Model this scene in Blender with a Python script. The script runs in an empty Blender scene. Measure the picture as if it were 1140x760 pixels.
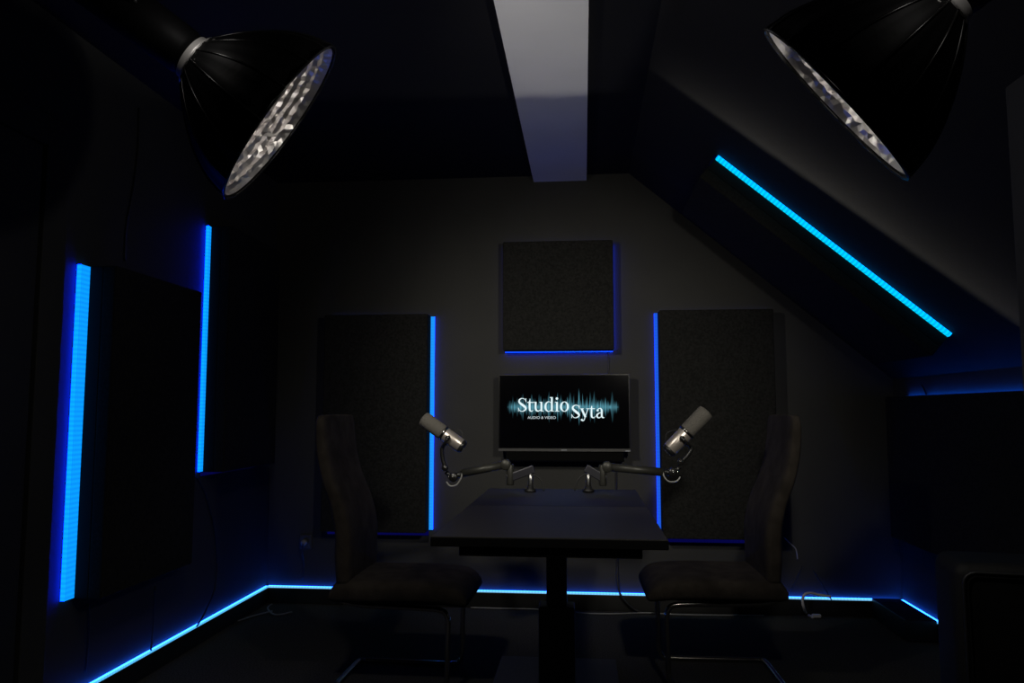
import bpy, bmesh, math, random
from mathutils import Vector, Matrix, Euler
random.seed(7)
C = bpy.context.scene.collection
V = Vector
PI = math.pi

# ------------------------------------------------------------------ camera model (metres, Y into the room)
FPX = 855.0; PX, PY = 570.0, 380.0; H = 1.07
TH = math.atan(77/FPX); PS = math.atan(80/FPX*math.cos(TH))
cR = V((math.cos(PS), math.sin(PS), 0))
cU = V((math.sin(PS)*math.sin(TH), -math.cos(PS)*math.sin(TH), math.cos(TH)))
cF = V((-math.sin(PS)*math.cos(TH), math.cos(PS)*math.cos(TH), math.sin(TH)))
EYE = V((0, 0, H))
def at(px, py, ax, val):
    """point of the plane coordinate[ax] = val seen at that pixel"""
    d = cF + cR*((px-PX)/FPX) - cU*((py-PY)/FPX)
    return EYE + d*((val-EYE[ax])/d[ax])

cam = bpy.data.cameras.new('camera'); cam.lens = FPX/1140*36; cam.sensor_width = 36
cam.clip_start = 0.02
co = bpy.data.objects.new('camera', cam); C.objects.link(co)
M = Matrix((cR, cU, -cF)).transposed().to_4x4(); M.translation = EYE
co.matrix_world = M
bpy.context.scene.camera = co

# ------------------------------------------------------------------ materials
def mat(name, col, rough=0.7, metal=0.0, noise=0.0, nscale=40.0, bump=0.0, bscale=300.0, spec=0.5, col2=None):
    m = bpy.data.materials.new(name); m.use_nodes = True
    nt = m.node_tree; b = nt.nodes['Principled BSDF']
    b.inputs['Roughness'].default_value = rough; b.inputs['Metallic'].default_value = metal
    b.inputs['Specular IOR Level'].default_value = spec
    b.inputs['Base Color'].default_value = (*col, 1)
    tc = nt.nodes.new('ShaderNodeTexCoord')
    if noise > 0 or col2:
        n = nt.nodes.new('ShaderNodeTexNoise'); n.inputs['Scale'].default_value = nscale; n.inputs['Detail'].default_value = 6
        r = nt.nodes.new('ShaderNodeValToRGB')
        r.color_ramp.elements[0].position = .35; r.color_ramp.elements[1].position = .65
        c2 = col2 or tuple(c*(1+noise) for c in col)
        r.color_ramp.elements[0].color = (*[c*(1-noise) for c in col], 1); r.color_ramp.elements[1].color = (*c2, 1)
        nt.links.new(tc.outputs['Object'], n.inputs['Vector']); nt.links.new(n.outputs['Fac'], r.inputs['Fac'])
        nt.links.new(r.outputs['Color'], b.inputs['Base Color'])
    if bump > 0:
        n2 = nt.nodes.new('ShaderNodeTexNoise'); n2.inputs['Scale'].default_value = bscale; n2.inputs['Detail'].default_value = 4
        bp = nt.nodes.new('ShaderNodeBump'); bp.inputs['Strength'].default_value = bump; bp.inputs['Distance'].default_value = .004
        nt.links.new(tc.outputs['Object'], n2.inputs['Vector']); nt.links.new(n2.outputs['Fac'], bp.inputs['Height'])
        nt.links.new(bp.outputs['Normal'], b.inputs['Normal'])
    return m

def led(name, col, strength=1.0, axis=2, pitch=.0167, depth=.3):
    """LED strip behind a diffuser: emission that swells at every diode along the strip"""
    m = bpy.data.materials.new(name); m.use_nodes = True; nt = m.node_tree; nt.nodes.clear()
    out = nt.nodes.new('ShaderNodeOutputMaterial'); e = nt.nodes.new('ShaderNodeEmission')
    e.inputs['Color'].default_value = (*col, 1)
    tc = nt.nodes.new('ShaderNodeTexCoord'); sp = nt.nodes.new('ShaderNodeSeparateXYZ')
    mu = nt.nodes.new('ShaderNodeMath'); mu.operation = 'MULTIPLY'; mu.inputs[1].default_value = 2*PI/pitch
    si = nt.nodes.new('ShaderNodeMath'); si.operation = 'SINE'
    ma = nt.nodes.new('ShaderNodeMath'); ma.operation = 'MULTIPLY_ADD'
    ma.inputs[1].default_value = strength*depth; ma.inputs[2].default_value = strength
    nt.links.new(tc.outputs['Object'], sp.inputs[0]); nt.links.new(sp.outputs[axis], mu.inputs[0])
    nt.links.new(mu.outputs[0], si.inputs[0]); nt.links.new(si.outputs[0], ma.inputs[0])
    nt.links.new(ma.outputs[0], e.inputs['Strength']); nt.links.new(e.outputs[0], out.inputs[0])
    return m

def emit(name, col, s):
    m = bpy.data.materials.new(name); m.use_nodes = True; nt = m.node_tree; nt.nodes.clear()
    out = nt.nodes.new('ShaderNodeOutputMaterial'); e = nt.nodes.new('ShaderNodeEmission')
    e.inputs['Color'].default_value = (*col, 1); e.inputs['Strength'].default_value = s
    nt.links.new(e.outputs[0], out.inputs[0]); return m

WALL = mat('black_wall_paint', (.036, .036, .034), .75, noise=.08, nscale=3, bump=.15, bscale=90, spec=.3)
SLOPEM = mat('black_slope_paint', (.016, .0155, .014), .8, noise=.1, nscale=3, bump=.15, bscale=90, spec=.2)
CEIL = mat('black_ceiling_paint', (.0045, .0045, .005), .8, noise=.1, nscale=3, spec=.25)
BEAM = mat('white_board_paint', (.70, .70, .70), .6, noise=.02, nscale=5)
CARPET = mat('charcoal_carpet', (.062, .060, .055), .95, noise=.45, nscale=160, bump=.7, bscale=500, spec=.1)
SKIRT = mat('black_skirting', (.010, .010, .010), .5)
FELT = mat('black_felt', (.015, .015, .0142), .95, noise=.30, nscale=90, bump=.5, bscale=260, spec=.15)
BODY = mat('black_panel_frame', (.006, .006, .007), .85, spec=.2)
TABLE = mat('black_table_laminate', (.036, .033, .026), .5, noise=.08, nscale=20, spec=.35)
TEDGE = mat('black_edge_band', (.006, .006, .006), .6, spec=.2)
BLKMET = mat('black_powdercoat', (.010, .010, .011), .45, spec=.5)
PLATE = mat('grey_base_plate', (.05, .05, .05), .6)
CHAIRF = mat('brown_grey_suede', (.043, .036, .030), .95, noise=.25, nscale=14, bump=.4, bscale=120, spec=.15)
CHROME = mat('chrome', (.55, .53, .5), .16, 1.0)
RINGM = mat('brushed_aluminium', (.85, .83, .80), .5, .5)
STEEL = mat('dull_steel', (.42, .42, .42), .35, 1.0)
GREYFOAM = mat('grey_mesh_grille', (.13, .122, .11), .85, noise=.3, nscale=500, bump=.6, bscale=900, spec=.2)
MICBODY = mat('champagne_metal', (.60, .54, .49), .34, .75)
MICBLK = mat('black_mic_plastic', (.012, .012, .012), .3)
ARM = mat('dark_grey_arm_metal', (.035, .035, .030), .45, .3)
ARMD = mat('blue_black_arm_metal', (.022, .022, .030), .45, .3)
CABLE = mat('black_rubber_cable', (.008, .008, .008), .5)
CABLEG = mat('grey_cable', (.30, .30, .29), .35)
CABLEW = mat('white_cable', (.75, .72, .74), .4)
DOMEB = mat('black_coated_fabric', (.004, .004, .0045), .6, bump=.2, bscale=30, spec=.12)
RIBM = mat('black_rib_metal', (.02, .02, .02), .25, .5)
SILVER = mat('silver_hammered_lining', (.80, .77, .75), .33, .9)
TVBLK = mat('black_tv_plastic', (.004, .004, .004), .3, spec=.3)
TVBAR = mat('dark_grey_tv_bar', (.045, .045, .045), .45)
SCREEN_E = None
DOORM = mat('black_door_paint', (.018, .018, .018), .6, noise=.1, nscale=4)
TOLEX = mat('black_textured_vinyl', (.006, .006, .0065), .6, bump=.4, bscale=400, spec=.25)
GRILLE = mat('black_grille_cloth', (.003, .003, .003), .9, spec=.1)
OUTLET = mat('dark_outlet_plastic', (.05, .05, .05), .3)
BRASS = mat('brass', (.5, .35, .18), .3, 1.0)

# ------------------------------------------------------------------ mesh helpers
def obj(name, bm, m=None, parent=None, smooth=False, mats=None):
    bmesh.ops.recalc_face_normals(bm, faces=bm.faces)
    me = bpy.data.meshes.new(name); bm.to_mesh(me); bm.free()
    o = bpy.data.objects.new(name, me); C.objects.link(o)
    for x in (mats or [m]): me.materials.append(x)
    if smooth:
        for p in me.polygons: p.use_smooth = True
    if parent: o.parent = parent
    return o
def tag(o, label, cat, group=None, kind=None):
    if label: o['label'] = label
    if cat: o['category'] = cat
    if group: o['group'] = group
    if kind: o['kind'] = kind
    return o
def thing(name, label, cat, loc=(0, 0, 0), rotz=0, group=None):
    o = bpy.data.objects.new(name, None); C.objects.link(o); o.empty_display_size = .05
    o.location = loc; o.rotation_euler = (0, 0, rotz)
    return tag(o, label, cat, group)
def struct(name, bm, m, smooth=False):
    o = obj(name, bm, m, None, smooth); o['kind'] = 'structure'; return o
def NB(): return bmesh.new()
def box(bm, x0, x1, y0, y1, z0, z1, bev=0, mtx=None, seg=2):
    r = bmesh.ops.create_cube(bm, size=1)
    vs = r['verts']
    for v in vs:
        v.co = V(((x0+x1)/2+v.co.x*(x1-x0), (y0+y1)/2+v.co.y*(y1-y0), (z0+z1)/2+v.co.z*(z1-z0)))
    if bev > 0:
        es = list({e for v in vs for e in v.link_edges})
        r2 = bmesh.ops.bevel(bm, geom=es, offset=bev, segments=seg, profile=.5, affect='EDGES')
        vs = list({v for v in r2['verts']} | {v for v in vs if v.is_valid})
    if mtx:
        bmesh.ops.transform(bm, matrix=mtx, verts=vs)
    return vs
def prism(bm, poly, axis, a, b):
    """poly of 2-D points extruded along axis from a to b"""
    def mk(p, t):
        q = [0, 0, 0]; o = [i for i in range(3) if i != axis]
        q[o[0]], q[o[1]] = p; q[axis] = t; return bm.verts.new(q)
    A = [mk(p, a) for p in poly]; B = [mk(p, b) for p in poly]
    bm.faces.new(A); bm.faces.new(B[::-1]); n = len(poly)
    for i in range(n): bm.faces.new((A[i], A[(i+1) % n], B[(i+1) % n], B[i]))
def smoothpath(pts, sub=6, closed=False):
    pts = [V(p) for p in pts]; n = len(pts)
    if n < 3: return pts
    out = []
    for i in range(n if closed else n-1):
        g = lambda k: pts[k % n] if closed else pts[max(0, min(n-1, k))]
        p0, p1, p2, p3 = g(i-1), g(i), g(i+1), g(i+2)
        for k in range(sub):
            t = k/sub
            out.append(.5*((2*p1)+(p2-p0)*t+(2*p0-5*p1+4*p2-p3)*t*t+(3*p1-p0-3*p2+p3)*t**3))
    if not closed: out.append(pts[-1])
    return out
def tube(bm, pts, r, seg=8, cap=True, smooth=0, closed=False):
    if smooth: pts = smoothpath(pts, smooth, closed)
    pts = [V(p) for p in pts]; n = len(pts); rings = []
    nrm = None
    for i, p in enumerate(pts):
        a = pts[(i-1) % n] if (closed or i > 0) else p; b = pts[(i+1) % n] if (closed or i < n-1) else p
        t = (b-a).normalized()
        if nrm is None: nrm = t.orthogonal().normalized()
        nrm = (nrm - t*nrm.dot(t)); nrm = nrm.normalized() if nrm.length > 1e-6 else t.orthogonal().normalized()
        bn = t.cross(nrm); rr = r(i/(n-1)) if callable(r) else r
        rings.append([bm.verts.new(p + (nrm*math.cos(2*PI*k/seg)+bn*math.sin(2*PI*k/seg))*rr) for k in range(seg)])
    for i in range(n if closed else n-1):
        A, B = rings[i], rings[(i+1) % n]
        for k in range(seg): bm.faces.new((A[k], A[(k+1) % seg], B[(k+1) % seg], B[k]))
    if cap and not closed: bm.faces.new(rings[0][::-1]); bm.faces.new(rings[-1])
def frame_of(axis, origin=(0, 0, 0), up=(0, 0, 1)):
    """matrix whose local +Z is axis"""
    z = V(axis).normalized(); x = V(up).cross(z)
    if x.length < 1e-4: x = V((1, 0, 0)).cross(z)
    x.normalize(); y = z.cross(x)
    m = Matrix((x, y, z)).transposed().to_4x4(); m.translation = V(origin); return m
def lathe(bm, prof, seg=32, mtx=None, rfun=None):
    """prof: list of (r, z)"""
    rings = []
    for (r, z) in prof:
        if r < 1e-5: rings.append([bm.verts.new((0, 0, z))])
        else:
            rings.append([bm.verts.new(((r*(rfun(k, r, z) if rfun else 1))*math.cos(2*PI*k/seg), (r*(rfun(k, r, z) if rfun else 1))*math.sin(2*PI*k/seg), z)) for k in range(seg)])
    for A, B in zip(rings, rings[1:]):
        for k in range(seg):
            k2 = (k+1) % seg
            if len(A) == 1 and len(B) == 1: continue
            if len(A) == 1: bm.faces.new((A[0], B[k], B[k2]))
            elif len(B) == 1: bm.faces.new((A[k], A[k2], B[0]))
            else: bm.faces.new((A[k], A[k2], B[k2], B[k]))
    if mtx: bmesh.ops.transform(bm, matrix=mtx, verts=[v for r in rings for v in r])

# ------------------------------------------------------------------ the room
XL, XR, YB, YF, ZC = -1.785, 1.645, 4.28, -1.6, 2.405
KNEE = 1.237; RX = .264                      # the ceiling breaks into the roof slope at RX and lands on the knee wall at KNEE
SL = (ZC-KNEE)/(XR-RX)                        # slope of the roof
rn = V((SL, 0, 1)).normalized()               # outward normal of the slope (up and to the right)
rd = V((1, 0, -SL)).normalized()              # down the slope
bm = NB(); box(bm, XL-.1, XR+.1, YF-.1, YB+.1, -.1, 0); struct('floor', bm, CARPET)
bm = NB(); box(bm, XL-.1, XR+.1, YB, YB+.1, 0, ZC+.1); struct('wall_back', bm, WALL)
bm = NB(); box(bm, XL-.1, XL, YF-.1, YB, 0, ZC+.1); struct('wall_left', bm, WALL)
bm = NB(); box(bm, XR, XR+.1, YF-.1, YB, 0, KNEE); struct('wall_right', bm, WALL)
bm = NB(); box(bm, XL, XR, YF-.1, YF, 0, ZC+.1); struct('wall_front', bm, WALL)
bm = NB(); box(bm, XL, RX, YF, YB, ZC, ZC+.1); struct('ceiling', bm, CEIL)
# roof slope
def rp(s, y, h=0):                            # s = distance down the slope from the ceiling break, h = outwards
    return V((RX, y, ZC)) + rd*s + rn*h
SLEN = math.hypot(XR-RX, ZC-KNEE)
bm = NB()
def quad(*p): bm.faces.new([bm.verts.new(q) for q in p])
def slab(s0, s1, y0, y1, h=0, t=.08):
    a = [rp(s0, y0, h), rp(s1, y0, h), rp(s1, y1, h), rp(s0, y1, h)]
    b = [p+rn*t for p in a]
    va = [bm.verts.new(p) for p in a]; vb = [bm.verts.new(p) for p in b]
    bm.faces.new(va); bm.faces.new(vb[::-1])
    for i in range(4): bm.faces.new((va[i], va[(i+1) % 4], vb[(i+1) % 4], vb[i]))
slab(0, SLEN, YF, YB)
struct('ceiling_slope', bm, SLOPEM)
bm = NB(); box(bm, -.275, .026, YF, YB, ZC-.035, ZC); struct('trim_1', bm, BEAM)
# near partition edge on the right, by the slope
bm = NB(); box(bm, .935, 1.0, 1.62, 1.74, 0, rp(0, 0).z-SL*(1.0-RX)+.0, .004); struct('trim_2', bm, WALL)
# door at the near end of the left wall
bm = NB()
box(bm, XL, XL+.02, 2.33, 2.447, 0, 2.05, .003); box(bm, XL, XL+.02, 1.32, 1.437, 0, 2.05, .003); box(bm, XL, XL+.02, 1.437, 2.33, 1.95, 2.05, .003)
struct('door_frame', bm, WALL)
dr = NB(); box(dr, XL, XL+.012, 1.442, 2.318, .01, 1.945, .002)
d = struct('door_1', dr, DOORM)
bm = NB(); tube(bm, [(XL+.012, 1.50, 1.0), (XL+.06, 1.50, 1.0), (XL+.06, 1.62, 1.0)], .009); obj('door_handle', bm, STEEL, d, True)
# skirting
SK = .083
bm = NB(); box(bm, XL+.016, XR-.016, YB-.016, YB, 0, SK, .003); struct('baseboard_back', bm, SKIRT)
bm = NB(); box(bm, XL, XL+.016, 2.447, YB, 0, SK, .003); struct('baseboard_left', bm, SKIRT)
bm = NB(); box(bm, XR-.016, XR, YF, YB, 0, SK, .003); struct('baseboard_right', bm, SKIRT)
LBf = led('led_skirting_x', (.20, .60, 1.0), 1.0, 0, .0167, .12)
LBfy = led('led_skirting_y', (.10, .52, 1.0), 1.0, 1, .0167, .12)
LBt = led('led_skirting_up', (.16, 1.5, 14), 1.0, 0, .0167, .12)
g = 'light strips running along the skirting'
def sk_strip(name, x0, x1, y0, y1, m, label):
    b = NB(); box(b, x0, x1, y0, y1, SK, SK+.0095); b.normal_update()
    for f_ in b.faces: f_.material_index = 1 if f_.normal.z > .5 else 0
    o = obj(name, b, None, mats=[m, LBt]); tag(o, label, 'light strip', g); return o
sk_strip('skirting_light_strip', XL+.014, XR-.014, YB-.014, YB-.001, LBf, 'glowing blue light strip along the foot of the back wall')
sk_strip('skirting_light_strip', XL+.001, XL+.014, 2.45, YB-.015, LBfy, 'glowing blue light strip running towards the viewer at the foot of the left wall')
sk_strip('skirting_light_strip', XR-.014, XR-.001, 3.3, YB-.015, LBfy, 'short glowing blue light strip at the foot of the right wall behind the flat box')

# ------------------------------------------------------------------ acoustic panels (local: x along width, z up, front = -y, wall at y=0)
T = .116
def panel(name, label, w, h, place, strips, group, bulge=0):
    root = thing(name, label, 'acoustic panel', (0, 0, 0), 0, group)
    root.matrix_world = place
    b = NB(); box(b, -w/2, w/2, -T, -T+.05, 0, h, .006, None, 3); obj('fabric_cover', b, FELT, root)
    b = NB(); box(b, -w/2+.001, w/2-.001, -T+.05, -.001, .001, h-.001, .002); obj('back_frame', b, BODY, root)
    for (side, a, h_, mf, me_) in strips:
        # a tape of width a lying on the wall along the panel's edge, h_ thick: its outer edge throws light along the wall
        b = NB(); e = .004
        if side in 'LR':
            sg = 1 if side == 'R' else -1; x0 = sg*(w/2-.0005); x1 = x0+sg*a
            box(b, min(x0, x1), max(x0, x1), -h_-.0015, -.0015, e, h-e)
        else:
            sg = 1 if side == 'T' else -1; z0 = h-.0015 if side == 'T' else .0015; z1 = z0+sg*a
            box(b, -w/2+e, w/2-e, -h_-.0015, -.0015, min(z0, z1), max(z0, z1))
        b.normal_update()
        for f_ in b.faces:
            n_ = f_.normal; d_ = n_.x*sg if side in 'LR' else n_.z*sg
            f_.material_index = 1 if d_ > .5 else 0
        obj('light_strip', b, None, root, mats=[mf, me_])
    return root
def onback(xc, z0): return Matrix.Translation((xc, YB-.001, z0))
def onleft(yc, z0):
    return Matrix.Translation((XL+.001, yc, z0)) @ Matrix.Rotation(PI/2, 4, 'Z')
def onright(yc, z0):
    return Matrix.Translation((XR-.001, yc, z0)) @ Matrix.Rotation(-PI/2, 4, 'Z')
AZ = led('led_azure', (.003, .33, 1.1), 1, 2, .0167, .14)
AZe = led('led_azure_edge', (.003, .40, 22), 1, 2, .0167, .14)
AZd = led('led_azure_soft', (.012, .30, .95), 1, 2, .0167, .05)
AZde = led('led_azure_soft_edge', (.012, .33, 9), 1, 2, .0167, .05)
BL = led('led_blue', (.012, .10, .72), 1, 2, .0167, .05)
BLe = led('led_blue_edge', (.012, .12, 4.5), 1, 2, .0167, .05)
DKx = led('led_deep_blue_x', (.0015, .0015, .05), 1, 0, .0167, .05)
DKz = led('led_deep_blue_z', (.0006, .0009, .010), 1, 2, .0167, .05)
CY = led('led_cyan', (.0, .58, .90), 1, 0, .0167, .28)
CYe = led('led_cyan_edge', (.0, .62, 2.2), 1, 0, .0167, .28)
SQb = led('led_square_under', (.01, .06, .5), 1, 0, .0167, .05)
SQbe = led('led_square_under_edge', (.02, .5, 16), 1, 0, .0167, .05)
SQr = led('led_square_side', (.008, .06, .35), 1, 2, .0167, .05)
SQre = led('led_square_side_edge', (.02, .4, 10), 1, 2, .0167, .05)
SQle = led('led_square_dim_edge', (.01, .03, 1.6), 1, 2, .0167, .05)
SQte = led('led_square_dim_x', (.12, .30, 2.4), 1, 0, .0167, .05)
KNb = led('led_knee_x', (.004, .06, .5), 1, 0, .0167, .05)
KNe = led('led_knee_edge', (.01, .9, 8), 1, 0, .0167, .05)
G_ = 'acoustic panels on the walls'
panel('acoustic_panel', 'tall black acoustic panel on the left wall, the nearer one, with the broad blue strip',
      .625, 1.17, onleft(2.893, .42), [('L', .050, .016, AZ, AZe)], G_)
panel('acoustic_panel', 'tall black acoustic panel on the left wall, the farther one beside the back corner',
      .60, 1.165, onleft(3.765, .785), [('L', .024, .014, AZ, AZe), ('B', .02, .004, DKx, DKx)], G_)
panel('acoustic_panel', 'tall black acoustic panel on the back wall left of the television',
      .585, 1.195, onback(-1.151, .41), [('R', .020, .014, AZd, AZde), ('T', .004, .005, DKx, SQte), ('B', .03, .004, DKx, DKx)], G_)
panel('acoustic_panel', 'tall black acoustic panel on the back wall right of the television behind the right microphone',
      .60, 1.21, onback(.708, .40), [('L', .018, .014, BL, BLe), ('T', .004, .005, DKx, SQte), ('B', .035, .004, DKx, DKx)], G_)
panel('acoustic_panel', 'square black acoustic panel on the back wall above the television',
      .605, .603, onback(-.137, 1.398), [('B', .004, .014, SQb, SQbe), ('R', .003, .014, SQr, SQre), ('L', .003, .010, SQr, SQle), ('T', .003, .010, DKx, SQte)], G_)
panel('acoustic_panel', 'wide low black acoustic panel on the right knee wall, blue glow along its top edge',
      1.25, .70, onright(3.46, .44), [('T', .006, .014, KNb, KNe)], G_)
# the panel on the roof slope: local x down the slope, local z away from the viewer, local -y into the room
s0 = (0.571-RX)*math.hypot(1, SL); s1 = (1.478-RX)*math.hypot(1, SL)
Mx = Matrix((rd, rn, V((0, 1, 0)))).transposed().to_4x4(); Mx.translation = rp((s0+s1)/2, 3.235, -.001)
panel('acoustic_panel', 'black acoustic panel fixed to the sloping ceiling, cyan strip along its near edge',
      s1-s0, .60, Mx, [('B', .022, .016, CY, CYe), ('L', .012, .004, DKz, DKz)], G_)

# ------------------------------------------------------------------ television
tvx0, tvx1, tvz0, tvz1, TY = -.461, .246, .853, 1.268, 4.155
tv = thing('television', 'black flat television on the back wall showing white lettering over a teal sound wave', 'television', ((tvx0+tvx1)/2, TY, tvz0))
ox, oz = (tvx0+tvx1)/2, tvz0
def tp(px, py, d=0):                       # pixel -> TV local coordinates on the screen face
    p = at(px, py, 1, TY); return V((p.x-ox, -d, p.z-oz))
w2 = (tvx1-tvx0)/2; th = tvz1-tvz0
b = NB(); box(b, -w2, w2, .0, .035, 0, th, .003); box(b, -w2*.6, w2*.6, .03, .07, .06, th*.75, .01); obj('casing', b, TVBLK, tv)
b = NB(); box(b, -w2*.25, w2*.25, .07, YB-TY, .14, .30, .003); obj('wall_bracket', b, BLKMET, tv)
b = NB(); box(b, -w2, w2, -.006, .0, .0, .015, .001); bar = obj('bottom_bar', b, TVBAR, tv)
b = NB()
for i in range(5): box(b, -.014+i*.006, -.010+i*.006, -.008, -.006, .0045, .0105)
obj('badge', b, emit('badge_grey', (.5, .5, .5), .28), bar)
b = NB(); box(b, w2-.028, w2-.004, -.008, -.006, .002, .006, .0008); obj('status_light', b, emit('status_grey', (.6, .6, .6), .28), bar)
# screen with the sound wave
sm = bpy.data.materials.new('television_picture'); sm.use_nodes = True; nt = sm.node_tree; nt.nodes.clear(); L = nt.links.new
def nd(t, **k):
    n = nt.nodes.new(t)
    for a, v in k.items(): setattr(n, a, v)
    return n
def mth(op, a, b=None, c=None):
    n = nd('ShaderNodeMath', operation=op)
    for i, v in enumerate((a, b, c)):
        if v is None: continue
        if isinstance(v, (int, float)): n.inputs[i].default_value = v
        else: L(v, n.inputs[i])
    return n.outputs[0]
tc = nd('ShaderNodeTexCoord'); sp = nd('ShaderNodeSeparateXYZ'); L(tc.outputs['Object'], sp.inputs[0])
X = sp.outputs[0]; Z = sp.outputs[2]
def noise1(scale, detail=2, off=0):
    n = nd('ShaderNodeTexNoise', noise_dimensions='1D'); n.inputs['Scale'].default_value = scale; n.inputs['Detail'].default_value = detail
    L(mth('ADD', X, 3.7+off), n.inputs['W']); return n.outputs['Fac']
wl = tp(564.5, 453); wr = tp(689.5, 453)
cz = (wl.z+wr.z)/2
u = mth('DIVIDE', mth('SUBTRACT', X, (wl.x+wr.x)/2), (wr.x-wl.x)/2)
env = mth('MAXIMUM', mth('SUBTRACT', 1.0, mth('POWER', mth('ABSOLUTE', u), 14.0)), 0.0)
amp = noise1(62, 3); amp = mth('MAXIMUM', mth('MULTIPLY', mth('SUBTRACT', amp, .36), 3.2), .12)
hgt = mth('MULTIPLY', mth('MULTIPLY', amp, env), .070)
dz = mth('ABSOLUTE', mth('SUBTRACT', Z, cz))
fall = mth('POWER', mth('MAXIMUM', mth('SUBTRACT', 1.15, mth('DIVIDE', dz, mth('ADD', hgt, .002))), 0.0), .75)
fine = mth('MAXIMUM', mth('MULTIPLY', mth('SUBTRACT', noise1(190, 1, 2), .40), 4.5), .12)
halo = mth('MULTIPLY', mth('POWER', 2.718, mth('MULTIPLY', mth('MULTIPLY', dz, dz), -4200.0)), mth('MULTIPLY', env, .35))
inten = mth('ADD', mth('MULTIPLY', mth('MULTIPLY', fall, fine), env), halo)
inten = mth('MINIMUM', inten, 1.3)
em = nd('ShaderNodeEmission'); em.inputs['Color'].default_value = (.10, .33, .42, 1); L(mth('MULTIPLY', inten, .85), em.inputs['Strength'])
gl = nd('ShaderNodeBsdfPrincipled'); gl.inputs['Base Color'].default_value = (.002, .002, .003, 1); gl.inputs['Roughness'].default_value = .12; gl.inputs['Specular IOR Level'].default_value = .12
ad = nd('ShaderNodeAddShader'); L(em.outputs[0], ad.inputs[0]); L(gl.outputs[0], ad.inputs[1])
out = nd('ShaderNodeOutputMaterial'); L(ad.outputs[0], out.inputs[0])
b = NB(); box(b, -w2+.006, w2-.006, -.0015, .001, .0165, th-.007); scr = obj('screen', b, sm, tv)
WHT = emit('white_lettering', (.80, .97, 1.0), 1.0); GRYL = emit('small_lettering', (.75, .85, .9), .75)
def ribbon(b, pts, f, d=.0025):
    P = smoothpath([(p[0], p[1], p[2] if len(p) > 2 else 30) for p in pts], 6)
    prev = None
    for i, p in enumerate(P):
        a = P[max(0, i-1)]; c = P[min(len(P)-1, i+1)]
        t = V((c.x-a.x, c.y-a.y)).normalized(); n = V((-t.y, t.x))*p.z/2
        q = [b.verts.new(f(p.x+n.x, p.y+n.y, d)), b.verts.new(f(p.x-n.x, p.y-n.y, d))]
        if prev: b.faces.new((prev[0], prev[1], q[1], q[0]))
        prev = q
def disc(b, x, y, r, f, d=.0025):
    b.faces.new([b.verts.new(f(x+r*math.cos(k*PI/8), y+r*math.sin(k*PI/8), d)) for k in range(16)])
f1 = lambda x, y, d: tp(x/16.76+572, y/16.78+436, d)
f2 = lambda x, y, d: tp(x/17.54+630, y/17.54+440, d)
b = NB()
for s in [
    [(226, 190, 6), (208, 142, 12), (155, 122, 13), (108, 148, 26), (104, 195, 34), (152, 238, 42), (212, 285, 40), (218, 330, 30), (165, 364, 14), (112, 350, 12), (88, 300, 6)],
    [(226, 120, 9), (226, 190, 9)], [(86, 296, 9), (88, 368, 9)],
    [(306, 128, 4), (300, 165, 16), (296, 200, 34), (296, 310, 34), (306, 350, 30), (338, 364, 13), (362, 340, 7)], [(252, 198, 15), (372, 198, 15)],
    [(376, 194, 13), (410, 194, 13)], [(408, 188, 34), (408, 300, 34), (424, 346, 32), (462, 358, 20), (515, 325, 10)], [(516, 188, 34), (516, 366, 34)], [(480, 194, 13), (516, 194, 13)], [(516, 360, 12), (558, 360, 12)],
    [(706, 215, 8), (655, 184, 13), (606, 215, 28), (592, 275, 36), (604, 335, 32), (650, 366, 14), (706, 330, 9)], [(710, 100, 34), (710, 366, 34)], [(670, 106, 12), (710, 104, 12)], [(710, 360, 12), (748, 360, 12)],
    [(806, 190, 34), (806, 366, 34)], [(768, 194, 12), (806, 194, 12)], [(766, 362, 12), (848, 362, 12)]]:
    ribbon(b, s, f1)
disc(b, 804, 126, 23, f1)
ring = [(945+64*math.cos(2*PI*k/28), 276+88*math.sin(2*PI*k/28), 12+26*abs(math.cos(2*PI*k/28))**1.5) for k in range(29)]
ribbon(b, ring, f1)
for s in [
    [(262, 255, 6), (242, 204, 13), (190, 190, 14), (142, 216, 28), (138, 262, 38), (192, 314, 46), (248, 362, 42), (252, 402, 30), (200, 436, 15), (146, 424, 12), (116, 370, 6)],
    [(263, 188, 10), (263, 260, 10)], [(114, 366, 10), (116, 442, 10)],
    [(308, 260, 38), (382, 425, 38)], [(436, 260, 12), (402, 340, 13), (370, 440, 14), (348, 486, 17), (318, 492, 20)], [(282, 258, 10), (350, 258, 10)], [(398, 258, 10), (458, 258, 10)],
    [(506, 200, 4), (502, 240, 26), (500, 385, 34), (514, 426, 30), (550, 436, 13), (580, 405, 7)], [(466, 258, 14), (566, 258, 14)],
    [(618, 292, 16), (640, 258, 14), (680, 256, 20), (700, 300, 34), (700, 395, 34), (718, 430, 26), (752, 434, 9)], [(700, 330, 9), (640, 350, 22), (606, 388, 34), (622, 428, 26), (660, 434, 16), (700, 398, 9)]]:
    ribbon(b, s, f2)
disc(b, 312, 478, 20, f2); disc(b, 620, 292, 21, f2)
obj('lettering', b, WHT, scr)
tcu = bpy.data.curves.new('small_text', 'FONT'); tcu.body = 'AUDIO & VIDEO'; tcu.size = 1; tcu.offset = .005
to = bpy.data.objects.new('tmp', tcu); C.objects.link(to)
me = bpy.data.meshes.new_from_object(to.evaluated_get(bpy.context.evaluated_depsgraph_get()))
xs = [v.co.x for v in me.vertices]; ys = [v.co.y for v in me.vertices]
A = tp(587.4, 466); Bq = tp(618.8, 463.1)
for v in me.vertices:
    v.co = V((A.x+(v.co.x-min(xs))/(max(xs)-min(xs))*(Bq.x-A.x), -.0028, A.z+(v.co.y)/.73*(Bq.z-A.z)))
bpy.data.objects.remove(to)
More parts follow.
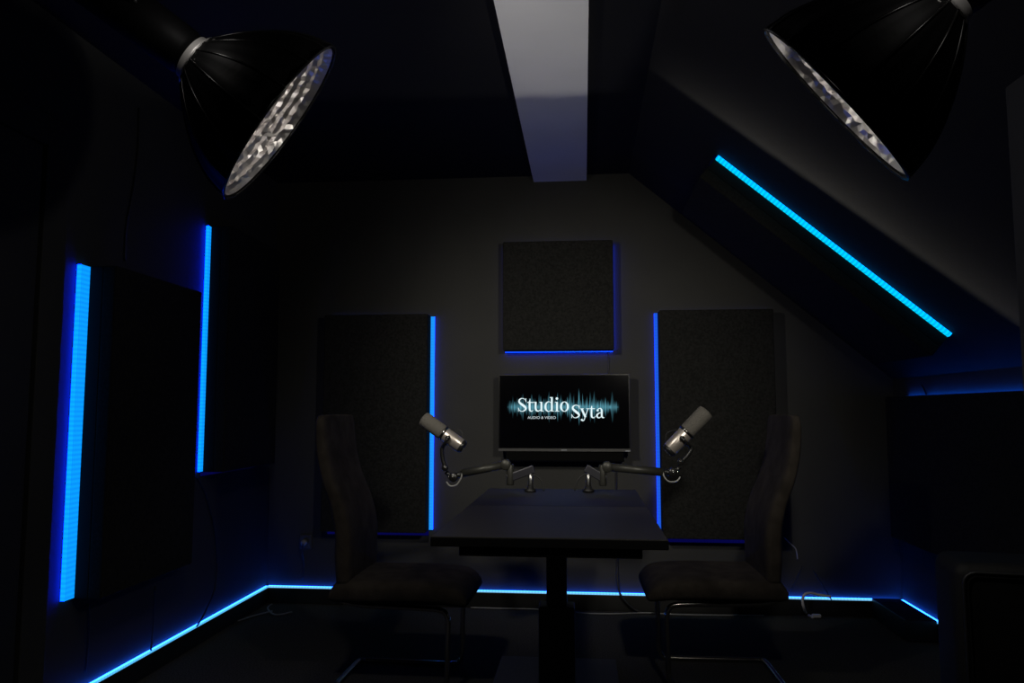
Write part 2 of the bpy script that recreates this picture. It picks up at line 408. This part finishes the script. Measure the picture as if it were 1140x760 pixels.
me.materials.append(GRYL); me.name = 'small_lettering'
o = bpy.data.objects.new('small_lettering', me); C.objects.link(o); o.parent = scr

# sound bar under the television
sb = thing('sound_bar', 'slim black sound bar on the wall just under the television', 'speaker', (-.105, 4.19, .798))
b = NB(); box(b, -.317, .317, -.03, YB-4.19, 0, .053, .008, None, 3); obj('body', b, GRILLE, sb)
b = NB(); box(b, -.30, .30, -.033, -.030, .006, .047, .002); obj('front_grille', b, GRILLE, sb)

# ------------------------------------------------------------------ table
tb = thing('podcast_table', 'long black table running towards the television on one thick central column', 'table', (-.096, 2.665, 0))
tb.name = 'conference_table'
hx, ya, yb_, ys_ = .309, -.628, .632, .05
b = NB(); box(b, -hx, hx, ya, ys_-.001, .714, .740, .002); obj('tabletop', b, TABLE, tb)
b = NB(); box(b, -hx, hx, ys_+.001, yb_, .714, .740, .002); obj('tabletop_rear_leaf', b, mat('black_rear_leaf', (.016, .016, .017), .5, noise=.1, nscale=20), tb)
b = NB(); box(b, -hx-.0012, hx+.0012, ya-.0012, yb_+.0012, .7135, .7385, .002)
obj('edge_band', b, TEDGE, tb)
b = NB(); box(b, -.236, .244, ya+.012, yb_-.02, .688, .7134, .003); obj('under_frame', b, TEDGE, tb)
b = NB(); box(b, -.060, .060, -.045, .045, .03, .42, .005); obj('column', b, BLKMET, tb)
b = NB(); box(b, -.034, .034, -.028, .028, .42, .688, .004); obj('column_extension', b, BLKMET, tb)
b = NB(); box(b, -.262, .222, -.56, .70, 0, .03, .004); obj('base_plate', b, PLATE, tb)
b = NB(); lathe(b, [(0, 0), (.009, 0), (.009, .03), (0, .03)], 12, frame_of((0, -1, 0), (.026, -.045, .60))); obj('locking_knob', b, BRASS, tb, True)

# ------------------------------------------------------------------ chairs (local: seat faces +x, origin on the floor)
def chair(label, loc, rotz, flip):
    r = thing('cantilever_chair', label, 'chair', loc, rotz, 'chairs either side of the table')
    s = -1 if flip else 1
    hw = .205
    # backrest: S-curved pad
    prof = [(-.055, .40, .030), (-.060, .50, .036), (-.062, .60, .036), (-.085, .70, .034), (-.125, .80, .030), (-.150, .90, .027), (-.160, 1.0, .024), (-.160, 1.055, .018)]
    P = smoothpath(prof, 5)
    b = NB(); rings = []
    nP = len(P)
    for i, p in enumerate(P):
        t = i/(nP-1); w = hw*(1-.03*t)
        if p.y > 1.02: w -= .022*((p.y-1.02)/.035)**2
        ring = []
        for k in range(28):
            a = 2*PI*k/28; ca, sa = math.cos(a), math.sin(a)
            yy = w*math.copysign(abs(ca)**.22, ca); xx = p.z*math.copysign(abs(sa)**.55, sa)
            ring.append(b.verts.new((s*(p.x+.05+xx), yy, p.y)))
        rings.append(ring)
    for A_, B_ in zip(rings, rings[1:]):
        for k in range(28): b.faces.new((A_[k], A_[(k+1) % 28], B_[(k+1) % 28], B_[k]))
    b.faces.new(rings[0]); b.faces.new(rings[-1])
    bo = obj('backrest', b, CHAIRF, r, True)
    md = bo.modifiers.new('s', 'SUBSURF'); md.levels = 1; md.render_levels = 1
    # seat: padded, waterfall front
    b = NB(); rings = []
    sx = [(-.052, .365, .020), (-.035, .372, .038), (.0, .376, .044), (.12, .376, .044), (.26, .378, .043), (.38, .374, .042), (.44, .364, .038), (.468, .352, .026), (.478, .346, .012)]
    for (x, zc, hh) in smoothpath(sx, 3):
        ring = []
        w = hw+.012 - (.02*((x-.40)/.078)**2 if x > .40 else 0)
        for k in range(28):
            a = 2*PI*k/28; ca, sa = math.cos(a), math.sin(a)
            ring.append(b.verts.new((s*x, w*math.copysign(abs(ca)**.28, ca), zc+hh*math.copysign(abs(sa)**.6, sa)+.006*(1-abs(ca))*(1 if sa > 0 else 0))))
        rings.append(ring)
    for A_, B_ in zip(rings, rings[1:]):
        for k in range(28): b.faces.new((A_[k], A_[(k+1) % 28], B_[(k+1) % 28], B_[k]))
    b.faces.new(rings[0]); b.faces.new(rings[-1])
    so = obj('seat', b, CHAIRF, r, True)
    for y in (-.165, .165):
        b = NB()
        tube(b, [(s*-.03, y, .345), (s*.05, y, .325), (s*.30, y, .318), (s*.375, y, .312), (s*.398, y, .29), (s*.402, y, .25), (s*.400, y, .12), (s*.398, y, .05), (s*.385, y, .022), (s*.35, y, .012), (s*.1, y, .012), (s*-.03, y, .012)], .0105, 10, smooth=5)
        obj('leg_frame', b, CHROME, r, True)
    b = NB(); tube(b, [(s*-.03, -.165, .012), (s*-.045, -.13, .012), (s*-.045, .13, .012), (s*-.03, .165, .012)], .0105, 10, smooth=5); obj('rear_crossbar', b, CHROME, r, True)
    b = NB(); box(b, min(s*.0, s*.36), max(s*.0, s*.36), -.15, .15, .326, .336, .002); obj('seat_board', b, BLKMET, r)
    return r
chair('high-backed brown-grey upholstered cantilever chair left of the table, facing right', (-.92, 3.14, 0), math.radians(-1), False)
chair('high-backed brown-grey upholstered cantilever chair right of the table, facing left', (.715, 3.30, 0), math.radians(1), True)

# ------------------------------------------------------------------ microphones and their arms
MY = 3.18
def q(px, py, y=MY): return at(px, py, 1, y)
def mic(label, tip, tail, rad, group='microphones over the table', mirrored=False, stem=None):
    """tip / tail: pixels -> world points of the two ends of the microphone"""
    a, c = V(tip), V(tail); ax = (a-c).normalized(); Ln = (a-c).length
    r = thing('microphone', label, 'microphone', (c+a)/2, 0, group)
    o = (c+a)/2
    def m_(base, axis=ax): return frame_of(axis, V(base)-o)
    b = NB(); l1 = Ln*.50
    lathe(b, [(0, 0), (rad*.90, 0), (rad, .006), (rad, l1-.012), (rad*.93, l1-.004), (rad*.6, l1), (0, l1+.001)], 32, m_(a-ax*l1)); obj('windscreen', b, GREYFOAM, r, True)
    b = NB()
    lathe(b, [(0, 0), (rad*1.02, 0), (rad*1.02, .008), (rad*.9, .010), (0, .010)], 32, m_(a-ax*(l1+.009))); obj('collar', b, CHROME, r, True)
    b = NB(); l2 = Ln*.40
    lathe(b, [(0, 0), (rad*.86, 0), (rad*.92, .004), (rad*.94, l2-.004), (rad*.90, l2), (0, l2)], 32, m_(a-ax*(l1+.009+l2))); bo = obj('body', b, MICBODY, r, True)
    b = NB(); lathe(b, [(0, 0), (rad*.70, 0), (rad*.88, .006), (rad*.94, .016), (rad*.70, .018), (0, .018)], 24, m_(a-ax*(l1+.009+l2+.014))); cp = obj('end_cap', b, MICBLK, r, True)
    # little switch plates and screw ring on the end cap
    b = NB(); e = a-ax*(l1+.009+l2+.0155)
    for (dx, dy) in ((-.3, .25), (.3, -.1), (0, -.5)):
        lathe(b, [(0, 0), (rad*.16, 0), (rad*.16, -.002), (0, -.002)], 10, m_(e) @ Matrix.Translation((rad*dx, rad*dy, 0)))
    obj('switch_plate', b, STEEL, cp, True)
    # yoke: an arc round the body on a stem
    mid = a-ax*(l1+.009+l2*.30); side = V((0, 1, 0)); dn = ax.cross(side).normalized()
    if dn.z > 0: dn = -dn
    b = NB(); pts = [mid-o+side*(rad*1.28)*math.cos(t)+dn*(rad*1.5)*max(0, math.sin(t))+(-dn*.0)*0 for t in [PI*k/12 for k in range(13)]]
    tube(b, pts, .0055, 8)
    for sgn in (-1, 1): lathe(b, [(0, -.009), (.010, -.009), (.010, .006), (0, .006)], 14, frame_of(side*sgn, mid-o+side*sgn*rad*1.18))
    if stem:
        st = V(stem)-o; tube(b, [mid-o+dn*rad*1.45, mid-o+dn*rad*1.75+V((0, 0, -.004)), st*.5+(mid-o+dn*rad*1.6)*.5+V((-.006 if not mirrored else .006, 0, -.004)), st], .0085, 10, smooth=4)
    obj('yoke', b, MICBLK, r, True)
    # thin cable bowing over the back of the body
    b = NB(); s2 = V((0, -1, 0))
    upv = -dn
    tube(b, [a-ax*(l1+.02)-o+upv*rad*.9+s2*.006, a-ax*(l1+.045)-o+upv*rad*1.45, a-ax*(l1+l2*.75)-o+upv*rad*1.5, a-ax*(l1+l2+.01)-o+upv*rad*.7], .0022, 6, smooth=6)
    obj('bowed_wire', b, MICBLK, r, True)
    if stem:
        b = NB()
        lathe(b, [(0, -.012), (.011, -.012), (.013, -.008), (.013, .010), (.010, .014), (0, .014)], 16, frame_of((0, -1, 0), V(stem)-o+V((.0, -.012, .004)))); obj('knob', b, MICBLK, r, True)
        b = NB(); lathe(b, [(0, 0), (.0045, 0), (.004, .002), (0, .003)], 12, frame_of((0, -1, 0), V(stem)-o+V((.0, -.026, .006)))); obj('knob_cap', b, CHROME, r, True)
    return r
mic('silver microphone with grey windscreen on the left arm, pointing up to the left', q(470.5, 465), q(516, 498), .0315, stem=q(496, 521.5))
mic('silver microphone with grey windscreen on the right arm, pointing up to the right', q(787, 457), q(743, 503), .0335, mirrored=True, stem=q(757.5, 515))

def arm(label, pts, group='low microphone arms on the table', side=1):
    base, ptop, elo, eup, end, jn, conn = pts       # base on table, post top, elbow low / high, end of upper arm, joint, mic stem foot
    r = thing('boom_arm', label, 'microphone arm', base, 0, group); o = V(base)
    Lc = lambda p: V(p)-o
    b = NB(); lathe(b, [(0, 0), (.024, 0), (.024, .008), (.014, .012), (.014, .022), (0, .022)], 24); obj('base_clamp', b, BLKMET, r, True)
    b = NB(); tube(b, [V((0, 0, .01)), Lc(ptop)+V((0, 0, -.004))], .0105, 14); obj('post', b, STEEL, r, True)
    # lower flat arm
    A_, B_ = Lc(ptop), Lc(elo); d = (B_-A_); Ld = d.length
    m = frame_of(d, A_)
    b = NB(); box(b, -.011, .011, -.017, .017, -.014, Ld+.014, .004, m); obj('lower_arm', b, ARMD, r)
    b = NB(); lathe(b, [(0, -.030), (.014, -.030), (.016, -.026), (.016, .050), (.014, .054), (0, .054)], 20, Matrix.Translation(Lc(elo))); obj('elbow_post', b, ARM, r, True)
    # round shoulder joint and upper arm tube
    b = NB(); S_ = Lc(eup)
    lathe(b, [(0, -.018), (.020, -.018), (.022, -.014), (.022, .014), (.020, .018), (0, .018)], 28, frame_of((0, 1, 0), S_))
    obj('shoulder_joint', b, ARM, r, True)
    b = NB(); tube(b, [S_+(Lc(end)-S_).normalized()*.012, Lc(end)], .0165, 18); obj('upper_arm', b, ARM, r, True)
    b = NB(); J = Lc(jn)
    lathe(b, [(0, -.016), (.017, -.016), (.019, -.012), (.019, .012), (.017, .016), (0, .016)], 24, frame_of((0, 1, 0), J))
    tube(b, [Lc(end), J], .0125, 12)
    K = Lc(conn); tube(b, [J, J*.5+K*.5+V((side*-.004, 0, 0)), K], .0095, 12)
    obj('wrist_joint', b, MICBLK, r, True)
    b = NB()
    for off in (V((0, -.017, 0)), V((side*-.018, -.012, .002))): lathe(b, [(0, 0), (.0055, 0), (.005, .003), (0, .004)], 12, frame_of((0, -1, 0), J+off))
    obj('bolt', b, CHROME, r, True)
    b = NB(); e = Lc(end)
    tube(b, [e+V((0, -.012, .0)), e+V((-side*.004, -.015, -.018)), J*.6+e*.4+V((0, -.014, -.036)), J+V((-side*.012, -.014, -.034)), J+V((-side*.028, -.010, -.018))], .003, 8, smooth=6)
    obj('cable_loop', b, CABLEG, r, True)
    b = NB(); P = Lc(ptop)
    tube(b, [P+V((0, -.008, -.02)), P+V((side*.022, -.008, -.022)), P+V((side*.044, -.01, -.045)), V((side*.055, -.014, .004))], .003, 8, smooth=6)
    obj('cable', b, CABLE, r, True)
    return r
arm('low dark microphone arm clamped to the table, reaching left to the left chair',
    (q(590.5, 547), q(591, 523), q(568, 531.5), q(563, 517), q(515, 526.5), q(505, 531), q(496.5, 525)), side=1)
arm('low dark microphone arm clamped to the table, reaching right to the right chair',
    (q(655, 547), q(655, 522.5), q(671, 532), q(676, 519.5), q(738, 525.5), q(749, 525.5), q(757, 519)), side=-1)

# ------------------------------------------------------------------ studio lamps with deep ribbed reflectors
def dome(label, centre, tipdir, tilt, R_, depth, group='studio lamps hanging in the foreground', head=2.2):
    c = V(centre); v = (EYE-c).normalized()
    e = cR*tipdir[0]-cU*tipdir[1]; e = (e-v*e.dot(v)).normalized()
    ax = (e*math.sqrt(1-tilt*tilt)+v*tilt).normalized()      # direction the lamp shines
    r = thing('studio_lamp', label, 'lamp', c, 0, group)
    m = frame_of(ax)                                           # local z = beam direction, mouth at z = 0
    N = 96; ribs = 16
    prof = [(R_, 0), (R_*.985, -.08*depth), (R_*.95, -.21*depth), (R_*.86, -.38*depth), (R_*.74, -.54*depth), (R_*.59, -.70*depth), (R_*.43, -.84*depth), (R_*.30, -.94*depth), (R_*.20, -1.0*depth)]
    pf = smoothpath([(a, b_, 0) for a, b_ in prof], 4); pf = [(p.x, p.y) for p in pf]
    sc = lambda k, r0, z: 1-.030*(1-abs(math.cos(PI*k*ribs/N)))*(1.0)   # fabric pulled flat between the ribs
    b = NB(); lathe(b, pf, N, m, sc); obj('outer_shell', b, DOMEB, r, True)
    for k in range(ribs):
        t = 2*PI*(k)/ribs
        b = NB(); tube(b, [m @ V((a*1.004*math.cos(t), a*1.004*math.sin(t), z)) for a, z in pf[::2]], .0028, 6); obj('rib', b, RIBM, r, True)
    b = NB()
    tube(b, [m @ V((R_*1.0*math.cos(2*PI*k/64), R_*1.0*math.sin(2*PI*k/64), 0)) for k in range(64)], .0035, 8, closed=True); obj('rim', b, RIBM, r, True)
    # hammered silver lining: a lattice of little tilted facets
    rnd = random.Random(int(c.x*1000)); b = NB(); n2 = 88; rows = 26; rings = []
    for i in range(rows+1):
        z = -depth*.985*i/rows
        # radius from profile
        for (a0, z0), (a1, z1) in zip(pf, pf[1:]):
            if z1 <= z <= z0 or (i == 0): rr = a0 if i == 0 else a0+(a1-a0)*(z-z0)/(z1-z0); break
        row = []
        for k in range(n2):
            t = 2*PI*(k+.5*(i % 2))/n2
            q_ = rr*(.945 if i else .966) - .007*min(1, i/8) + (rnd.uniform(-.0035, .0035) if i else 0) - .003*(1 if (i % 2 == 0) else -1)*(i > 0)
            row.append(b.verts.new(m @ V((q_*math.cos(t), q_*math.sin(t), z-.004+rnd.uniform(-.003, .003)*(i > 0)))))
        rings.append(row)
    for i in range(rows):
        A_, B_ = rings[i], rings[i+1]
        for k in range(n2):
            k2 = (k+1) % n2
            if i % 2 == 0: b.faces.new((A_[k], A_[k2], B_[k])); b.faces.new((A_[k2], B_[k2], B_[k]))
            else: b.faces.new((A_[k], B_[k2], B_[k])); b.faces.new((A_[k], A_[k2], B_[k2]))
    obj('silver_lining', b, SILVER, r)
    b = NB(); lathe(b, [(R_*.19, -depth*.90), (R_*.30, -depth*.96), (R_*.25, -depth*.99), (R_*.245, -depth*1.03), (R_*.20, -depth*1.05), (0, -depth*1.05)], 40, m); obj('mounting_ring', b, RINGM, r, True)
    b = NB(); rh = R_*.26
    lathe(b, [(0, -depth*1.03), (rh*.85, -depth*1.03), (rh*.95, -depth*1.10), (rh, -depth*(head-.06)), (rh*.9, -depth*head), (0, -depth*head)], 32, m); obj('lamp_head', b, DOMEB, r, True)
    # small frosted bulb
    b = NB(); lathe(b, [(0, -depth*.62), (R_*.05, -depth*.64), (R_*.075, -depth*.72), (R_*.06, -depth*.88), (0, -depth*.92)], 20, m)
    obj('bulb', b, emit('bulb_glow_%d' % int(c.x*10), (1, .93, .84), 3), r, True)
    # yoke and drop rod to the ceiling
    hc = m @ V((0, 0, -depth*(1+head)/2)); x = m.to_3x3() @ V((0, 1, 0)); 
    sidev = ax.cross(V((0, 0, 1))).normalized()
    b = NB(); topz = (ZC if (c.x+hc.x) < RX else ZC-SL*((c.x+hc.x)-RX))-c.z
    up = .5
    yk = [hc+sidev*(rh+.012), hc+sidev*(rh+.016)+V((0, 0, rh+.01)), hc+V((0, 0, rh+.03)), hc-sidev*(rh+.016)+V((0, 0, rh+.01)), hc-sidev*(rh+.012)]
    tube(b, yk, .006, 8, smooth=5); 
    tube(b, [hc+V((0, 0, rh+.03)), V((hc.x, hc.y, max(topz, hc.z+rh+.05)))], .010, 10)
    obj('hanging_bracket', b, BLKMET, r, True)
    return r, c, ax
LY = 1.9
r1, c1, a1 = dome('big black ribbed studio lamp hanging upper left, silver inside, aimed down to the right',
     at(312.5, 138, 1, LY), (.80, .60), .165, .243, .262)
r2, c2, a2 = dome('big black ribbed studio lamp hanging upper right, silver inside, aimed down to the left',
     at(930, 116, 1, 1.5), (-.74, .67), .085, .199, .250, head=1.35)
def spot(name, loc, axis, energy, col, angle=175, blend=.3, radius=.06):
    l = bpy.data.lights.new(name, 'SPOT'); l.energy = energy; l.color = col; l.spot_size = math.radians(angle); l.spot_blend = blend; l.shadow_soft_size = radius
    o = bpy.data.objects.new(name, l); C.objects.link(o); o.matrix_world = frame_of(-V(axis), loc); return o
def point(name, loc, energy, col, radius=.02):
    l = bpy.data.lights.new(name, 'POINT'); l.energy = energy; l.color = col; l.shadow_soft_size = radius
    o = bpy.data.objects.new(name, l); C.objects.link(o); o.location = loc; return o
aim = V((-.05, 4.25, 1.0))
for c_, a_ in ((c1, a1), (c2, a2)):
    p_ = c_+a_*.015
    spot('lamp_beam', p_, (aim-p_).normalized(), 50, (1, .94, .81), 63, 1.0, .05)
    spot('lamp_wide', p_, a_, 8, (1, .95, .86), 176, .3, .05)
# extra lights added at the lamps: strongest along a chosen cut-off, fading from it
def cutoff_light(name, L_, P_, Q_, energy, fade, fwd, f0_, f1_, z0_=None, z1_=None):
    nn = (V(P_)-L_).cross(V(Q_)-L_).normalized()
    if nn.y > 0: nn = -nn
    o = spot(name, L_, nn, energy, (1, .95, .86), 178, .02, .012)
    o.data.use_nodes = True; n_ = o.data.node_tree; e_ = n_.nodes['Emission']
    t_ = n_.nodes.new('ShaderNodeTexCoord')
    def dot(v):
        k = n_.nodes.new('ShaderNodeVectorMath'); k.operation = 'DOT_PRODUCT'; n_.links.new(t_.outputs['Normal'], k.inputs[0]); k.inputs[1].default_value = v
        return k.outputs['Value']
    def m2(op, a, b):
        k = n_.nodes.new('ShaderNodeMath'); k.operation = op
        for i_, v_ in enumerate((a, b)):
            if isinstance(v_, (int, float)): k.inputs[i_].default_value = v_
            elif v_ is not None: n_.links.new(v_, k.inputs[i_])
        return k.outputs[0]
    mr = n_.nodes.new('ShaderNodeMapRange'); mr.interpolation_type = 'SMOOTHSTEP'
    mr.inputs['From Min'].default_value = f0_; mr.inputs['From Max'].default_value = f1_
    n_.links.new(dot(o.matrix_world.to_3x3().transposed() @ V(fwd)), mr.inputs['Value'])
    msk = mr.outputs[0]
    if z0_ is not None:
        m3 = n_.nodes.new('ShaderNodeMapRange'); m3.interpolation_type = 'SMOOTHSTEP'
        m3.inputs['From Min'].default_value = z0_; m3.inputs['From Max'].default_value = z1_
        n_.links.new(dot(o.matrix_world.to_3x3().transposed() @ V((0, 0, 1))), m3.inputs['Value']); msk = m2('MULTIPLY', msk, m3.outputs[0])
    n_.links.new(m2('MULTIPLY', msk, m2('POWER', 2.718, m2('MULTIPLY', m2('ABSOLUTE', dot(V((0, 0, 1))), None), -fade))), e_.inputs['Strength'])
cutoff_light('added_cutoff_roof', c1+a1*.05, (.278, 2.986, 2.382), (.975, 2.919, 1.795), 430, 18.0, (.70, 0, -.71), .12, .70)  # added light, makes the sharp-edged bright band on the roof slope
cutoff_light('added_cutoff_ceiling', c2+a2*.05, (-.275, 3.2, 2.37), (.026, 3.2, 2.37), 42, 4, (-1, 0, 0), .12, .20, .24, .37)  # added light, brightens the white board up to a straight edge
point('lamp_bulb', c1-a1*.10, .13, (1, .95, .9), .03)
point('lamp_bulb', c2-a2*.10, .10, (1, .95, .9), .03)
for c_, a_, d_ in ((c1, a1, .262), (c2, a2, .250)):
    v_ = (EYE-c_).normalized()
    point('added_ring_fill', c_-a_*d_*1.06+v_*.15+V((0, 0, .09)), .12, (1, .95, .9), .02)  # fill light added beside each mounting ring, floating free of the lamp

# ------------------------------------------------------------------ cabinet in the right foreground
cb = thing('speaker_cabinet', 'large black rounded cabinet cut off by the lower right corner of the picture', 'cabinet', (1.225, 2.27, 0), math.radians(-10))
b = NB(); box(b, -.263, .263, -.25, -.04, 0.02, .69, .035, None, 5); obj('body', b, TOLEX, cb, True)
b = NB(); box(b, -.235, .235, -.262, -.249, .05, .66, .02, None, 4); obj('front_grille', b, GRILLE, cb, True)
b = NB()
pts = []
for (cx_, cz_, a0) in ((.215, .640, 0), (-.215, .640, 90), (-.215, .07, 180), (.215, .07, 270)):
    for k in range(5): t = math.radians(a0+k*22.5); pts.append((cx_+.028*math.cos(t), -.254, cz_+.028*math.sin(t)))
tube(b, pts, .004, 6, closed=True); obj('piping', b, BLKMET, cb, True)
for (x, y) in ((-.2, -.21), (.2, -.21), (-.2, -.08), (.2, -.08)):
    b = NB(); lathe(b, [(0, 0), (.018, 0), (.022, .022), (0, .022)], 12, Matrix.Translation((x, y, 0))); obj('foot', b, CABLE, cb, True)

# flat box by the right corner
fb = thing('power_unit', 'flat black oblong box lying on the carpet in the back right corner', 'box', (1.555, 4.02, 0))
b = NB(); box(b, -.072, .068, -.19, .235, .004, .100, .004); obj('housing', b, BLKMET, fb)
b = NB(); 
for k in range(9): box(b, -.05, .045, -.15+k*.036, -.142+k*.036, .0995, .1015)
obj('vent_ribs', b, CABLE, fb)

# ------------------------------------------------------------------ cables and outlets
def cord(name, pts, r, m, label, cat='cable', group=None):
    b = NB(); pts = [V(p) for p in pts]; o0 = pts[0].copy()
    tube(b, [p-o0 for p in pts], r, 8, smooth=6)
    o = obj(name, b, m, None, True); o.location = o0; tag(o, label, cat, group); return o
wl_ = lambda px, py: at(px, py, 0, XL+.006)
wl2 = lambda px, py: at(px, py, 0, XL+.02)
wb_ = lambda px, py: at(px, py, 1, YB-.006)
fl = lambda px, py: at(px, py, 2, .006)
cord('wall_cable', [wl_(219, 531), wl_(231, 556), wl_(241, 605), wl_(240, 650), wl2(229, 680), wl2(219, 697)], .004, CABLE, 'black cable hanging in a bow from the farther left wall panel to the skirting')
cord('wall_cable', [wl_(173, 652), wl_(171, 690), wl2(168, 724)], .004, CABLE, 'short black cable hanging straight below the middle of the nearer left wall panel')
cord('wall_cable', [wl_(98, 672), wl_(99, 700), wl_(95, 748)], .004, CABLE, 'black cable hanging below the near bottom corner of the nearer left wall panel')
cord('wall_cable', [wl_(155, 120), wl_(154, 160), wl_(149, 205), wl_(141, 250), wl_(139, 290)], .004, CABLE, 'black cable running down the left wall above the nearer panel')
cord('wall_cable', [wb_(677, 391), wb_(677.5, 405), wb_(677, 420)], .004, CABLE, 'short black cable between the square panel and the television')
cord('wall_cable', [wb_(686, 512), wb_(686, 560), wb_(687, 620), at(688, 652, 1, YB-.03), at(695, 668, 1, YB-.04), fl(712, 681), fl(735, 683)], .006, CABLE, 'black cable dropping from behind the sound bar to the floor behind the table')
cord('wall_cable', [wb_(873, 598), wb_(879, 604), wb_(886, 611), wb_(888, 622)], .003, CABLEG, 'thin grey cord curling out under the right back wall panel')
cord('wall_cable', [wb_(893, 630), wb_(884, 648), at(873, 668, 1, YB-.03)], .003, CABLE, 'thin black cord crossing the blue strip beside the right chair')
cord('wall_cable', [wb_(905, 634), wb_(915, 650), at(926, 668, 1, YB-.03)], .003, CABLE, 'thin black cord crossing the blue strip right of the white cable')
cord('white_cable', [at(925, 664, 1, YB-.03), at(912, 662, 1, YB-.04), at(903, 660, 1, YB-.06), at(896, 661.5, 1, YB-.08), at(893.5, 668, 1, YB-.09), at(895, 677, 1, YB-.09), fl(898, 683), fl(905, 687)], .007, CABLEW, 'white cable looping from the blue skirting strip to the carpet')
b = NB(); p = fl(909, 686.5); box(b, -.022, .022, -.012, .012, -.004, .012, .004); o = obj('cable_connector', b, CABLEW); o.location = p+V((0, 0, .002)); tag(o, 'small white connector lying on the carpet at the end of the white cable', 'connector')
cord('floor_cable', [fl(265, 691), fl(280, 686), fl(295, 682), fl(303, 680)], .004, CABLEG, 'short grey cable lying on the carpet in the back left corner')
cord('floor_cable', [fl(303, 668+4), fl(298, 677), fl(307, 684), fl(325, 681)], .004, CABLEG, 'curled grey cable end on the carpet under the left corner')
cord('floor_cable', [fl(524, 676), fl(560, 677), fl(600, 678), fl(645, 682), fl(680, 683), fl(720, 682), fl(760, 684), fl(850, 685)], .0035, CABLEG, 'long thin grey cable lying along the carpet behind the table and the right chair')
cord('floor_cable', [fl(1013, 694), fl(1020, 689), fl(1032, 691), fl(1038, 699), fl(1030, 706), fl(1017, 702), fl(1013, 694)], .005, CABLE, 'black cable coil on the floor in front of the flat box')
cord('wall_cable', [at(1026, 428, 0, XR-.006), at(1030, 436, 0, XR-.006), at(1033, 446, 0, XR-.006)], .004, CABLE, 'black cable crossing the blue glow above the right wall panel')
po = thing('power_outlet', 'small dark wall socket with a plug low on the back wall behind the left chair', 'socket', wb_(340, 604)+V((0, .005, 0)))
b = NB(); box(b, -.035, .035, -.010, 0, -.035, .045, .005); obj('cover_plate', b, OUTLET, po)
b = NB(); lathe(b, [(0, 0), (.018, 0), (.016, .03), (.008, .034), (0, .034)], 16, frame_of((0, -1, 0), (0, -.010, .005))); obj('plug', b, mat('grey_plug', (.2, .2, .2), .2), po, True)
b = NB(); tube(b, [(0, -.042, .003), (-.004, -.040, -.05), (-.006, -.012, -.10), (-.006, -.012, -.20)], .004, 8, smooth=5); obj('plug_cable', b, CABLE, po, True)

# ------------------------------------------------------------------ world and view
w = bpy.data.worlds.new('world'); bpy.context.scene.world = w; w.use_nodes = True
w.node_tree.nodes['Background'].inputs[0].default_value = (0, 0, 0, 1)
vs = bpy.context.scene.view_settings
vs.view_transform = 'Standard'; vs.look = 'None'; vs.exposure = 0; vs.gamma = 1; vs.use_curve_mapping = False
